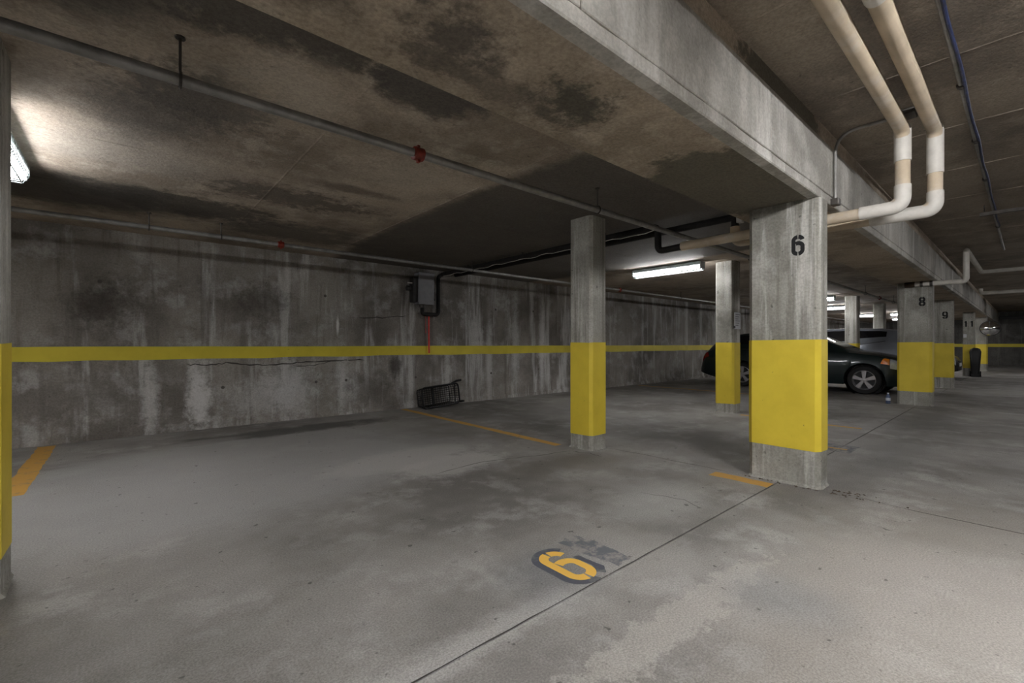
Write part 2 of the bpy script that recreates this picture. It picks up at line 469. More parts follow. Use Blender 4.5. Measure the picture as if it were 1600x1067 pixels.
# floor: a bed with cast slabs on it, open joints between them
fl = MB().box((X0, YR, -0.30), (X1, WALL_Y + 0.2, -0.07)).build('floor', MT['groove'])
structure(fl, 'grey stained concrete garage floor with joints and worn orange lines', 'floor')
JX = [X0, 4.02, 11.0, 15.8, 22.4, X1]
JY = [YR, -2.4, 1.335, WALL_Y + 0.02]
g = 0.005
for i in range(len(JX) - 1):
    for j in range(len(JY) - 1):
        gx = g if JY[j] >= 0 or True else 0
        MB().box((JX[i] + (gx if i else 0), JY[j] + (g if j else 0), -0.07), (JX[i + 1] - gx, JY[j + 1] - g, 0.0)).build('floor_slab', MT['floor'], fl, bevel=0.0025, seg=1)

# parking lines and cracks
def paint_bar(name, x0, x1, y0, y1, mat, parent, h=0.0012):
    return MB().box((x0, y0, 0.0002), (x1, y1, h)).build(name, mat, parent)
def ragged_bar(name, x0, x1, y0, y1, mat, parent, n=26, amp=0.008):
    m = MB()
    vs, fs = [], []
    for i in range(n + 1):
        y = y0 + (y1 - y0) * i / n
        vs += [(x0 + random.uniform(-amp, amp), y, 0.0012), (x1 + random.uniform(-amp, amp), y, 0.0012)]
    for i in range(n):
        fs.append((2 * i, 2 * i + 1, 2 * i + 3, 2 * i + 2))
    return m.add(vs, fs).build(name, mat, parent)
ragged_bar('parking_line', 3.60, 3.71, 3.42, 7.08, MT['orange'], fl)
ragged_bar('parking_line', -0.70, -0.56, 4.9, 7.06, MT['orange'], fl)
ragged_bar('parking_line', 3.80, 3.94, 1.34, 1.80, MT['orange'], fl, 8)
ragged_bar('parking_line', 7.36, 7.45, 1.45, 3.0, MT['orange'], fl, 8)
ragged_bar('parking_line', 10.6, 10.7, 3.4, 7.0, MT['orange'], fl, 12)

def crack(pts, w, parent, axis='floor', mat='crack', name='crack', n=5, amp=0.012):
    pl = []
    for a, b in zip(pts[:-1], pts[1:]):
        for i in range(n):
            t = i / n
            pl.append([a[0] + (b[0] - a[0]) * t, a[1] + (b[1] - a[1]) * t])
    pl.append(list(pts[-1]))
    for p in pl[1:-1]:
        p[0] += random.uniform(-amp, amp)
        p[1] += random.uniform(-amp, amp)
    vs, fs = [], []
    for i, p in enumerate(pl):
        q = pl[min(i + 1, len(pl) - 1)]
        o = pl[max(i - 1, 0)]
        d = Vector((q[0] - o[0], q[1] - o[1])).normalized()
        ww = w * random.uniform(0.4, 1.0) * (0.25 if i in (0, len(pl) - 1) else 1)
        nx, ny = -d.y * ww / 2, d.x * ww / 2
        for sg in (1, -1):
            a, b = p[0] + nx * sg, p[1] + ny * sg
            vs.append((a, b, 0.0008) if axis == 'floor' else (a, WALL_Y - 0.0015, b))
    for i in range(len(pl) - 1):
        fs.append((2 * i, 2 * i + 1, 2 * i + 3, 2 * i + 2))
    return MB().add(vs, fs).build(name, MT[mat], parent)
crack([(2.05, 3.35), (2.6, 3.42), (3.1, 3.25), (3.55, 3.16)], 0.012, fl)
crack([(3.55, 3.12), (3.62, 2.95), (3.60, 2.78)], 0.014, fl)
crack([(3.95, 3.0), (4.0, 2.4), (4.02, 1.7)], 0.010, fl)
crack([(0.3, 1.335), (2.0, 1.336), (3.95, 1.334)], 0.0085, fl, n=16, amp=0.0015)
crack([(4.1, 1.02), (4.02, 0.5), (4.02, -0.6)], 0.010, fl, n=8, amp=0.003)
crack([(4.4, 1.335), (7.0, 1.335), (10.9, 1.335)], 0.011, fl, n=12, amp=0.002)
crack([(2.95, 1.95), (3.05, 1.62), (2.98, 1.45)], 0.008, fl)

# long wall
wl = MB().box((X0, WALL_Y, -0.3), (X1, WALL_Y + 0.3, BAY_Z + 0.3)).build('wall_left', MT['wall'])
structure(wl, 'long streaked grey concrete wall with a yellow painted stripe', 'wall')
def stripe(x0, x1, z0, z1, parent, n=120):
    vs, fs = [], []
    for i in range(n + 1):
        x = x0 + (x1 - x0) * i / n
        zt, zb = z1 + random.uniform(-0.003, 0.003), z0 + random.uniform(-0.008, 0.008)
        vs += [(x, WALL_Y - 0.003, zb), (x, WALL_Y - 0.003, zt), (x, WALL_Y, zb), (x, WALL_Y, zt)]
    for i in range(n):
        a = 4 * i
        fs += [(a, a + 1, a + 5, a + 4), (a + 1, a + 3, a + 7, a + 5), (a, a + 4, a + 6, a + 2)]
    return MB().add(vs, fs).build('paint_stripe', MT['stripe'], parent)
stripe(X0, X1, 0.93, 1.092, wl)
# rough footing at the foot of the wall
vs, fs = [], []
nf = 260
for i in range(nf + 1):
    x = X0 + (16 - X0) * i / nf
    hgt = 0.07 + 0.05 * random.random() + 0.03 * sin(x * 1.7)
    d = 0.018 + 0.02 * random.random()
    vs += [(x, WALL_Y - d, 0), (x, WALL_Y - d * 0.8, hgt * 0.75), (x, WALL_Y, hgt)]
for i in range(nf):
    a = 3 * i
    fs += [(a, a + 3, a + 4, a + 1), (a + 1, a + 4, a + 5, a + 2)]
MB().add(vs, fs).build('footing_strip', MT['wall'], wl)
for x in (-1.3, 0.28, 2.72, 5.12, 7.55, 9.95, 12.4):
    MB().box((x - 0.004, WALL_Y - 0.002, 0.1), (x + 0.004, WALL_Y, BAY_Z)).build('form_seam', MT['wall'], wl)
for x in (-0.2, 1.05, 2.3, 2.72 + 0.05, 4.0, 5.7, 6.9, 8.1, 9.3):
    for z in (1.86, 0.55):
        if random.random() < 0.75:
            MB().lathe([(0.008, -0.003), (0.017, -0.003), (0.022, 0.0)], 'Y', (x + random.uniform(-0.1, 0.1), WALL_Y, z + random.uniform(-0.04, 0.04)), 12).build('tie_hole', MT['wall_hole'], wl)
crack([(0.62, 0.865), (0.85, 0.84), (1.05, 0.865), (1.35, 0.83), (1.75, 0.825), (2.1, 0.85), (2.6, 0.86), (3.0, 0.86)], 0.022, wl, 'wall', amp=0.014)
crack([(1.9, 0.80), (2.2, 0.80), (2.45, 0.85)], 0.014, wl, 'wall')
crack([(2.9, 1.56), (3.3, 1.57), (3.75, 1.62)], 0.02, wl, 'wall')

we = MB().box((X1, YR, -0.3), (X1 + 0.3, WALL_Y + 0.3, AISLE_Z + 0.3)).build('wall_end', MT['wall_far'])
structure(we, 'far dark concrete end wall with a thin yellow stripe', 'wall')
MB().box((X1 - 0.004, YR, 0.98), (X1, WALL_Y, 1.15)).build('paint_stripe', MT['stripe'], we)
MB().box((X1 - 0.35, YR, 2.45), (X1 - 0.20, 1.0, 2.62)).build('header_duct', MT['dark_box'], we)
wr = MB().box((X0, YR - 0.3, -0.3), (X1, YR, AISLE_Z + 0.3)).build('wall_right', MT['wall_far'])
structure(wr, 'concrete wall across the aisle behind the viewer', 'wall')
wb = MB().box((X0 - 0.3, YR, -0.3), (X0, WALL_Y + 0.3, AISLE_Z + 0.3)).build('wall_back', MT['wall_far'])
structure(wb, 'concrete wall closing the near end of the garage', 'wall')

# slabs overhead and the long beam
cb = MB().box((X0, BEAM_Y1, BAY_Z), (X1, WALL_Y, BAY_Z + 0.3)).build('ceiling_bay', MT['bay'])
structure(cb, 'low stained brown concrete slab over the parking bays', 'ceiling')
ca = MB().box((X0, YR, AISLE_Z), (X1, BEAM_Y0 + 0.05, AISLE_Z + 0.3)).build('ceiling_aisle', MT['aisle'])
structure(ca, 'higher dark concrete slab over the driving aisle', 'ceiling')
def seam(p, q, w, h, z, parent, mat):
    """a thin cast fin left by a formwork joint"""
    p, q = Vector(p), Vector(q)
    d = (q - p).normalized()
    nrm = Vector((-d.y, d.x)) * w / 2
    n = max(2, int((q - p).length / 0.12))
    vs, fs = [], []
    for i in range(n + 1):
        c = p + (q - p) * i / n
        k = random.uniform(0.15, 0.55)
        vs += [(c.x + nrm.x, c.y + nrm.y, z), (c.x, c.y, z - h * k), (c.x - nrm.x, c.y - nrm.y, z)]
    for i in range(n):
        a = 3 * i
        fs += [(a, a + 3, a + 4, a + 1), (a + 1, a + 4, a + 5, a + 2)]
    MB().add(vs, fs).build('form_seam', mat, parent)
for y in (4.05, 5.28, 2.84):
    seam((X0, y), (20, y), 0.012, 0.006, BAY_Z, cb, MT['bay'])
for x in (-1.6, 0.98, 3.42, 5.86, 8.3, 10.7):
    seam((x, BEAM_Y1), (x, WALL_Y), 0.022, 0.0035, BAY_Z, cb, MT['bay'])
seam((2.33, BEAM_Y1), (2.33, WALL_Y), 0.03, 0.010, BAY_Z, cb, MT['bay'])
seam((2.05, 2.35), (2.28, 1.98), 0.014, 0.008, BAY_Z, cb, MT['bay'])
for x in (-1.1, 0.1, 1.32, 2.54, 3.76, 4.98, 6.2, 7.42, 8.64, 9.86, 12.3, 14.7):
    seam((x, YR), (x, BEAM_Y0), 0.02, 0.010, AISLE_Z, ca, MT['aisle'])
for y in (-0.16,):
    seam((X0, y), (20, y), 0.012, 0.006, AISLE_Z, ca, MT['aisle'])

bm_e = thing('beam', 'deep pale concrete beam running along the aisle above the numbered columns', 'beam', kind='structure')
MB().box((X0, BEAM_Y0 + 0.012, BEAM_Z + 0.002), (X1, BEAM_Y1, AISLE_Z)).build('core', MT['soffit'], bm_e)
MB().box((X0, BEAM_Y0 + 0.075, BEAM_Z), (X1, BEAM_Y1 + 0.001, BEAM_Z + 0.01)).build('soffit', MT['soffit'], bm_e)
edge = MB()
vs, fs = [], []
nb = 300
for i in range(nb + 1):
    x = X0 + (X1 - X0) * i / nb
    r = lambda a: random.uniform(-a, a)
    vs += [(x, BEAM_Y0 + 0.08, BEAM_Z - 0.001), (x, BEAM_Y0 + 0.012, BEAM_Z - 0.001), (x, BEAM_Y0 + 0.006, BEAM_Z + 0.006), (x, BEAM_Y0 + 0.006 + r(0.001), BEAM_Z + 0.062 + r(0.004)), (x, BEAM_Y0 + 0.016, BEAM_Z + 0.066 + r(0.003))]
for i in range(nb):
    for j in range(4):
        a = 5 * i + j
        fs.append((a, a + 5, a + 6, a + 1))
edge.add(vs, fs).build('bottom_edge_strip', MT['beam'], bm_e)
seams_x = [X0, -1.2, 1.24, 3.05, 4.32, 6.76, 9.2, 11.0, 15.9, 22.5, X1]
for a, b in zip(seams_x[:-1], seams_x[1:]):
    MB().box((a + 0.003, BEAM_Y0, BEAM_Z + 0.066), (b - 0.003, BEAM_Y0 + 0.03, 2.72)).build('face_panel', MT['beam'], bm_e, bevel=0.004, seg=1)
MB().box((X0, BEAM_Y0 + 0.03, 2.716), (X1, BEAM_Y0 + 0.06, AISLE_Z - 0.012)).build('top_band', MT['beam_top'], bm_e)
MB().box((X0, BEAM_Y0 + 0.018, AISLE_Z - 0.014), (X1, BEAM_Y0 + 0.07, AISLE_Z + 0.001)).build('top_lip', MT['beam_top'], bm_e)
for x in (1.42, 2.50):
    seam((x, BEAM_Y0 + 0.08), (x, BEAM_Y1), 0.012, 0.006, BEAM_Z, bm_e, MT['soffit'])

# ------------------------------------------------------------------ lettering
def ribbon(path, w):
    """flat ribbon along a 2-D polyline, returned as (verts2d, faces)"""
    vs, fs = [], []
    n = len(path)
    for i, p in enumerate(path):
        a, b = Vector(path[max(i - 1, 0)]), Vector(path[min(i + 1, n - 1)])
        d = (b - a).normalized()
        nx, ny = -d.y * w / 2, d.x * w / 2
        vs += [(p[0] + nx, p[1] + ny), (p[0] - nx, p[1] - ny)]
    for i in range(n - 1):
        fs.append((2 * i, 2 * i + 1, 2 * i + 3, 2 * i + 2))
    return vs, fs

def arc(cx, cy, rx, ry, a0, a1, n=10):
    return [(cx + rx * cos(radians(a0 + (a1 - a0) * i / n)), cy + ry * sin(radians(a0 + (a1 - a0) * i / n))) for i in range(n + 1)]

def glyph(ch):
    """stencil strokes in a box 0..1 wide (0.56) and 0..1 tall: list of (path, width)"""
    W, w = 0.60, 0.19
    l, r, t, b = w / 2, W - w / 2, 1 - w / 2, w / 2
    cx, rx, ry = W / 2, (W - w) / 2, 0.17
    gp = 4
    if ch == '6' or ch == '9':
        s = []
        s.append(arc(cx, t - ry, rx, ry, 88 - gp, 8))                                     # hook, upper right
        s.append(arc(cx, t - ry, rx, ry, 92 + gp, 180) + [(l, b + ry)] + arc(cx, b + ry, rx, ry, 180, 268 - gp))
        s.append(arc(cx, b + ry, rx, ry, 272 + gp, 360) + [(r, 0.60 - ry)] + arc(cx, 0.60 - ry + 0.02, rx, ry * 0.9, 0, 120))
        if ch == '9':
            s = [[(W - x, 1 - y) for x, y in p] for p in s]
        return [(p, w) for p in s]
    if ch == '8':
        s = []
        for cy, sg in ((t - 0.18, 1), (b + 0.19, -1)):
            s.append(arc(cx, cy, rx * (0.94 if sg > 0 else 1), 0.19, 95, 265))
            s.append(arc(cx, cy, rx * (0.94 if sg > 0 else 1), 0.19, 85, -85))
        return [(p, w) for p in s]
    if ch == '1':
        return [([(cx, b - w / 2), (cx, 1.0)], w * 1.15), ([(cx - 0.17, 0.78), (cx - 0.02, 0.93)], w * 0.8)]
    if ch == '7':
        return [([(0.0, t), (W, t)], w), ([(r, t - w * 0.4), (cx, 0.0)], w)]
    return []

def write(text, height, place, mat, parent, name, width=None, grow=0.0):
    """place(u, v) -> 3-D point of a spot on the surface, u to the reader's right, v up (metres, centred)"""
    adv = 0.76
    total = adv * (len(text) - 1) + 0.60
    sx = (width / total) if width else height
    for i, ch in enumerate(text):
        m = MB()
        for path, w in glyph(ch):
            vs, fs = ribbon(path, w + grow)
            m.add([place((x + adv * i - total / 2) * sx, (y - 0.5) * height) for x, y in vs], fs)
        m.build(name, mat, parent)

# number on the floor: orange 6 on worn blue-grey blocking paint
FX, FY = 1.70, 1.535
def on_floor(z):
    return lambda u, v: (FX + u, FY + v, z)
def blob(pts, z, name, mat, parent, amp=0.006, sub=4):
    out = []
    for a, b in zip(pts, pts[1:] + pts[:1]):
        for i in range(sub):
            t = i / sub
            out.append((a[0] + (b[0] - a[0]) * t + random.uniform(-amp, amp), a[1] + (b[1] - a[1]) * t + random.uniform(-amp, amp)))
    return MB().add([(x, y, z) for x, y in out], [tuple(range(len(out)))]).build(name, mat, parent)
# dark outline hugging the left side and the top of the digit, a spill of the same paint beyond it
ol = arc(FX, FY + 0.085, 0.128, 0.115, 30, 180, 14) + [(FX - 0.128, FY - 0.08)] + arc(FX, FY - 0.085, 0.128, 0.112, 180, 285, 10)
ol_in = arc(FX, FY + 0.085, 0.080, 0.07, 30, 180, 14) + [(FX - 0.080, FY - 0.08)] + arc(FX, FY - 0.085, 0.080, 0.07, 180, 285, 10)
vs = [(x, y, 0.0010) for p in zip(ol, ol_in) for x, y in p]
MB().add(vs, [(2 * i, 2 * i + 1, 2 * i + 3, 2 * i + 2) for i in range(len(ol) - 1)]).build('number_outline', MT['blue_block'], fl)
blob([(FX + 0.085, FY + 0.04), (FX + 0.125, FY + 0.03), (FX + 0.135, FY - 0.13), (FX + 0.09, FY - 0.175), (FX + 0.06, FY - 0.14), (FX + 0.098, FY - 0.08)], 0.0011, 'number_outline', MT['blue_block'], fl, 0.003)
MT['blue_spill'] = worn_paint('blue_grey_spill', (92, 95, 104), (146, 143, 138), 0.47, 11)
blob([(FX + 0.15, FY + 0.20), (FX + 0.30, FY + 0.22), (FX + 0.33, FY + 0.05), (FX + 0.31, FY - 0.16), (FX + 0.20, FY - 0.17), (FX + 0.165, FY + 0.0)], 0.0006, 'paint_spill', MT['blue_spill'], fl, 0.012)
write('6', 0.34, on_floor(0.0016), MT['orange_number'], fl, 'painted_number', 0.185, -0.035)
blob([(5.62, 1.20), (6.05, 1.20), (6.05, 1.62), (5.62, 1.62)], 0.0008, 'number_block', MT['blue_spill'], fl, 0.01)
paint_bar('number_bar', 5.78, 5.82, 1.26, 1.58, MT['orange'], fl, 0.0018)

# ------------------------------------------------------------------ columns
def column(label, x0, x1, y0, y1, top, band, number=None, num_h=0.165, num_y=None, num_z=1.9, ch=0.035, group=None):
    cx, cy = (x0 + x1) / 2, (y0 + y1) / 2
    t = thing('concrete_column', label, 'column', (cx, cy, 0), group=group)
    P = lambda e: [(x - cx, y - cy) for x, y in rect(x0 - e, x1 + e, y0 - e, y1 + e, ch)]
    MB().prism(P(0), 0.0, top).build('shaft', MT['column'], t)
    # painted band, its lower and upper edges a little uneven
    poly = P(0.0025)
    n = len(poly)
    vs, fs = [], []
    for (x, y) in poly:
        vs += [(x, y, band[0] + random.uniform(-0.005, 0.005)), (x, y, band[1] + random.uniform(-0.004, 0.004))]
    for i in range(n):
        j = (i + 1) % n
        fs.append((2 * i, 2 * j, 2 * j + 1, 2 * i + 1))
    MB().add(vs, fs).build('yellow_band', MT['yellow'], t)
    # grout skirt at the foot
    m = MB()
    q0 = [(x, y) for x, y in P(0.012)]
    q1 = [(x, y) for x, y in P(0.0)]
    k = len(q0)
    m.add([(x + random.uniform(-.004, .006), y, 0.0) for x, y in q0] + [(x, y, 0.012 + random.uniform(0, 0.012)) for x, y in q1], [(i, (i + 1) % k, (i + 1) % k + k, i + k) for i in range(k)])
    m.build('grout_skirt', MT['column'], t)
    if number:
        ny = (num_y if num_y is not None else cy) - cy
        write(number, num_h, lambda u, v: (x0 - cx - 0.0015, ny - u, num_z + v), MT['black_paint'], t, 'painted_number', num_h * 0.56 * (1.0 if len(number) == 1 else 2.4))
    return t

column('broad pale concrete column with yellow band and black number six', 4.04, 4.27, 1.05, 1.575, BEAM_Z, (0.285, 1.155), '6', 0.165, 1.197, 1.905)
column('broad concrete column with yellow band and black number eight beside the dark car', 11.0, 11.33, 1.14, 1.62, BEAM_Z, (0.25, 1.16), '8', 0.17, 1.27, 1.90)
column('shaded concrete column with black number just beyond the one marked eight', 15.9, 16.2, 1.25, 1.62, BEAM_Z, (0.27, 1.15), '9', 0.19, 1.40, 1.87)
column('far pale column with double figure number and bright yellow band', 22.5, 22.8, 1.23, 1.53, BEAM_Z, (0.28, 1.12), '11', 0.2, 1.37, 1.84)
column('far column beneath the round mirror near the end wall', 27.2, 27.5, 1.12, 1.50, BEAM_Z, (0.3, 1.13))
column('slim concrete column with yellow band between the orange line and the aisle', 3.70, 3.97, 3.0, 3.31, BAY_Z, (0.155, 1.14), ch=0.03)
column('slim concrete column with a white notice pinned to it', 7.44, 7.72, 3.12, 3.42, BAY_Z, (0.15, 1.15), ch=0.03)
column('nearest slim column, cut by the edge of the picture', -0.71, -0.41, 2.95, 3.25, BAY_Z, (0.165, 1.125), ch=0.03)
column('slim column rising between the dark car and the grey car', 15.45, 15.75, 3.12, 3.42, BAY_Z, (0.15, 1.15), ch=0.03)
column('slim column rising beyond the roof of the grey car', 19.0, 19.3, 3.12, 3.42, BAY_Z, (0.15, 1.15), ch=0.03)

# ------------------------------------------------------------------ fluorescent fixtures
def make_fixture():
    t = thing('fluorescent_fixture', '', 'ceiling light')
    L = 0.63
    MB().box((-0.06, -L, -0.075), (0.06, L, -0.015)).build('housing', MT['lamp_white'], t, bevel=0.01)
    for s in (-1, 1):
        MB().box((-0.03, s * 0.45 - 0.02, -0.015), (0.03, s * 0.45 + 0.02, 0.0)).build('mounting_block', MT['lamp_white'], t)
        MB().box((-0.075, s * L - 0.012, -0.135), (0.075, s * L + 0.012, -0.02)).build('end_cap', MT['lamp_white'], t, bevel=0.006)
    MB().tube([(0, -L + 0.02, -0.100), (0, L - 0.02, -0.100)], 0.019, 12).build('tube', MT['tube'], t, smooth=True)
    m = MB()
    k = 24
    for i in range(k + 1):
        y = -L + 2 * L * i / k
        m.tube([(-0.085, y, -0.03), (-0.085, y, -0.10), (-0.05, y, -0.155), (0.05, y, -0.155), (0.085, y, -0.10), (0.085, y, -0.03)], 0.0034, 4)
    for x, z in ((-0.085, -0.03), (-0.085, -0.10), (-0.05, -0.155), (0.05, -0.155), (0.085, -0.10), (0.085, -0.03)):
        m.tube([(x, -L, z), (x, L, z)], 0.0042, 5)
    m.build('wire_guard', MT['guard'], t)
    return t
proto = make_fixture()
fix = [
    ((7.06, 4.08, BAY_Z), 'caged fluorescent light on the slab above the notice column'),
    ((-0.62, 4.30, BAY_Z), 'caged fluorescent light beside the nearest slim column, cut by the picture edge'),
    ((14.7, 4.1, BAY_Z), 'caged fluorescent light glowing beyond the number six column, above the dark car'),
    ((18.7, 4.35, BAY_Z), 'caged fluorescent light glowing between the two slim columns above the grey car'),
    ((24.8, 4.7, BAY_Z), 'distant fluorescent light low over the grey car roof'),
    ((24.6, 3.2, BAY_Z), 'distant fluorescent light next to the number eight column'),
    ((29.5, 3.9, BAY_Z), 'most distant fluorescent light, a thin glowing bar'),
    ((1.9, -1.25, AISLE_Z), 'caged fluorescent light over the aisle behind the viewer'),
    ((-1.6, -1.25, AISLE_Z), 'added unseen caged fluorescent fill light over the aisle just short of the viewer'),  # unseen lamp added to even out the foreground light
    ((-5.0, -1.25, AISLE_Z), 'added unseen caged fluorescent fill light over the near end of the aisle'),  # added out of view as fill for the near end
    ((-4.4, -4.6, AISLE_Z), 'added unseen caged fluorescent fill light in the corner across the aisle'),  # invented lamp out of view, lifts the overall light level
    ((-4.2, 4.30, BAY_Z), 'added unseen caged fluorescent fill light in the bay beyond the nearest slim column'),  # extra bay lamp out of view, added with the fill lamps
    ((9.6, -2.6, AISLE_Z), 'added unseen caged fluorescent fill light over the middle of the aisle'),  # unseen, added to brighten the beam and columns farther along
    ((16.6, -2.6, AISLE_Z), 'added unseen caged fluorescent fill light over the aisle past the dark green car'),  # unseen, added to light the far columns and show in the mirror
    ((24.0, -2.2, AISLE_Z), 'added unseen caged fluorescent fill light over the far part of the aisle'),  # unseen lamp added as fill for the far aisle
]
aisle_tube = {}
for ch in proto.children:
    if ch.name.startswith('tube'):
        for kind in ('tube_fill', 'tube_key'):
            me = ch.data.copy()
            me.materials[0] = MT[kind]
            aisle_tube[kind, ch.data.name] = me
for i, (loc, lab) in enumerate(fix):
    o = proto if i == 0 else dup(proto)
    o.location = loc
    if loc[1] < 0:                            # the aisle lamps get brighter tubes, most of them added fill
        for ch in o.children:
            if ch.name.startswith('tube'):
                ch.data = aisle_tube['tube_key' if abs(loc[0] - 1.9) < 0.1 else 'tube_fill', ch.data.name]
    tag(o, lab, 'ceiling light', 'caged fluorescent lights')

# ------------------------------------------------------------------ sprinkler mains on hangers
def hanger(x, y, z, top, r, parent):
    h = MB()
    h.tube([(x, y, z + r + 0.012), (x, y, top)], 0.006, 6)
    ring = [(x, y + (r + 0.007) * cos(w), z + (r + 0.007) * sin(w)) for w in [2 * pi * i / 16 for i in range(16)]]
    h.tube(ring, 0.006, 5, closed=True)
    h.lathe([(0.02, 0.0), (0.02, 0.008)], 'Z', (x, y, top - 0.008), 8)
    return h.build('hanger', MT['rod'], parent)
def coupling(x, y, z, r, parent):
    MB().lathe([(r + 0.004, -0.035), (r + 0.014, -0.03), (r + 0.014, 0.03), (r + 0.004, 0.035)], 'X', (x, y, z), 16).build('coupling', MT['red'], parent, smooth=True)
    for s in (-1, 1):
        MB().box((x - 0.008, y - 0.012, z + s * (r + 0.018) - 0.008), (x + 0.008, y + 0.012, z + s * (r + 0.018) + 0.008)).build('coupling_bolt', MT['red'], parent)

py, pz = 2.46, 2.29
t = thing('sprinkler_pipe', 'dull steel sprinkler pipe crossing in front of the slim column tops', 'pipe', (0, 0, 0))
MB().tube([(X0, py, pz), (30, py, pz)], 0.026, 14).build('pipe', MT['steel'], t, smooth=True)
for x in (-3.1, 0.19, 3.12, 6.4, 9.6, 12.9, 16.2):
    hanger(x, py, pz, BAY_Z, 0.026, t)
for x in (1.37, 8.0, 14.4):
    coupling(x, py, pz, 0.026, t)
py, pz = 5.95, 2.33
t = thing('sprinkler_pipe', 'thin steel sprinkler pipe running close to the long wall', 'pipe', (0, 0, 0))
MB().tube([(X0, py, pz), (32, py, pz)], 0.024, 14).build('pipe', MT['steel'], t, smooth=True)
for x in (0.20, 0.83, 4.3, 7.6, 11.0, 14.3):
    hanger(x, py, pz, BAY_Z, 0.024, t)
for x in (1.445, 8.34):
    coupling(x, py, pz, 0.024, t)

# ------------------------------------------------------------------ insulated drain pipes over the aisle, under the beam, to the wall
def wrapped_pipe(label, pts, r, rb, wraps, mat='beige', black_from=None):
    t = thing('insulated_pipe', label, 'pipe')
    MB().tube(rounded(pts, rb, 7), r, 18).build('insulation', MT[mat], t, smooth=True)
    for a, b, cpt in wraps:
        MB().tube(rounded([a, cpt, b], rb, 8) if cpt else [a, b], r + 0.006, 18).build('elbow_cover', MT['white_wrap'], t, smooth=True)
    return t
R = 0.046
XA, YA, ZA = 4.46, 0.625, 2.745
XB, YB, ZB = 4.76, 0.475, 2.785
ZL = 2.165
pipe_a = wrapped_pipe('beige insulated pipe nearer the beam, crossing behind column six and ending in black lagging', [(-4.5, YA, ZA), (XA, YA, ZA), (XA, YA, ZL), (XA, 2.40, ZL - 0.01)], R, 0.11,
             [((XA - 0.02, YA, ZA), (XA, YA, ZA - 0.24), (XA, YA, ZA)), ((XA, YA, ZL + 0.16), (XA, YA + 0.26, ZL), (XA, YA, ZL)), ((1.95, YA, ZA), (2.05, YA, ZA), None)])
pipe_b = wrapped_pipe('beige insulated pipe on the aisle side of its twin, farther from the beam', [(-4.5, YB, ZB), (XB, YB, ZB), (XB, YB, ZL), (XB, 1.98, ZL), (XB, 1.98, 2.33)], R, 0.11,
             [((XB - 0.02, YB, ZB), (XB, YB, ZB - 0.34), (XB, YB, ZB)), ((XB, YB, ZL + 0.14), (XB, YB + 0.40, ZL), (XB, YB, ZL)), ((2.65, YB, ZB), (2.72, YB, ZB), None)])
t = pipe_a
MB().tube(rounded([(XA, 2.36, ZL - 0.01), (XA, 2.68, ZL - 0.02), (XA, 2.68, 2.42), (XA, 7.08, 2.42), (4.36, 7.09, 2.36), (4.36, 7.09, 1.66), (4.03, 7.09, 1.66), (4.03, 7.09, 1.77)], 0.07, 6), 0.036, 12).build('black_lagging', MT['black_rubber'], t, smooth=True)
for y in (3.4, 4.9, 6.3):
    MB().box((XA - 0.008, y - 0.01, 2.44), (XA + 0.008, y + 0.01, BAY_Z)).build('strap', MT['rod'], t)
t = pipe_b
MB().tube(rounded([(XB, 1.98, 2.32), (XB, 1.98, 2.43), (XB, 7.12, 2.43)], 0.05, 5), 0.038, 12).build('black_lagging', MT['black_rubber'], t, smooth=True)
MB().box((XB - 0.03, 1.90, 2.36), (XB + 0.03, 1.96, 2.44)).build('clamp', MT['white_wrap'], t, bevel=0.008)
t = thing('white_wire', 'thin pale wire sagging along the black lagged pipes', 'wire')
pts = [(XA - 0.05, 2.7 + 0.11 * i, 2.375 - 0.018 * abs(sin(i * 0.62)) - 0.006 * sin(i * 1.9)) for i in range(40)]
MB().tube(pts, 0.004, 5).build('strand', MT['white_wrap'], t)

# conduit bending down the beam beside the column
t = thing('conduit', 'thin grey conduit bending from the slab down the beam face behind column six', 'conduit')
MB().tube(rounded([(4.40, 0.60, AISLE_Z - 0.02), (4.38, BEAM_Y0 - 0.02, AISLE_Z - 0.02), (4.38, BEAM_Y0 - 0.02, BEAM_Z + 0.03)], 0.16, 10), 0.012, 10).build('tubing', MT['steel'], t, smooth=True)
MB().box((4.345, BEAM_Y0 - 0.05, BEAM_Z - 0.01), (4.415, BEAM_Y0 + 0.006, BEAM_Z + 0.045)).build('end_fitting', MT['dark_steel'], t, bevel=0.006)
MB().box((4.33, 0.54, AISLE_Z - 0.04), (4.47, 0.64, AISLE_Z)).build('junction_box', MT['dark_steel'], t, bevel=0.006)

# ceiling conduit with blue cable
t = thing('conduit', 'long steel conduit with a blue cable strapped to it under the aisle slab', 'conduit')
yc, zc = 0.285, AISLE_Z - 0.05
MB().tube([(-4, yc, zc), (11.8, yc, zc)], 0.015, 10).build('tubing', MT['steel'], t, smooth=True)
MB().tube([(-4 + 0.12 * i, yc + 0.004 * sin(i * 0.55) - 0.016, zc - 0.014 + 0.003 * cos(i * 0.8)) for i in range(112)], 0.009, 8).build('cable', MT['blue_cable'], t, smooth=True)
for x in (1.2, 2.9, 4.1, 5.3, 6.6, 9.4):
    MB().lathe([(0.018, -0.02), (0.024, -0.015), (0.024, 0.015), (0.018, 0.02)], 'X', (x, yc, zc - 0.004), 10).build('strap', MT['dark_steel'], t)
    MB().box((x - 0.01, yc - 0.006, zc + 0.01), (x + 0.01, yc + 0.006, AISLE_Z)).build('clip', MT['dark_steel'], t)
t = thing('strut_channel', 'dark steel strut hanging under the aisle slab across the conduit', 'strut')
MB().box((8.08, -1.6, AISLE_Z - 0.13), (8.12, 0.40, AISLE_Z - 0.09)).build('channel', MT['rod'], t)
for y in (-1.2, 0.36):
    MB().tube([(8.10, y, AISLE_Z - 0.08), (8.10, y, AISLE_Z)], 0.006, 6).build('rod', MT['rod'], t)

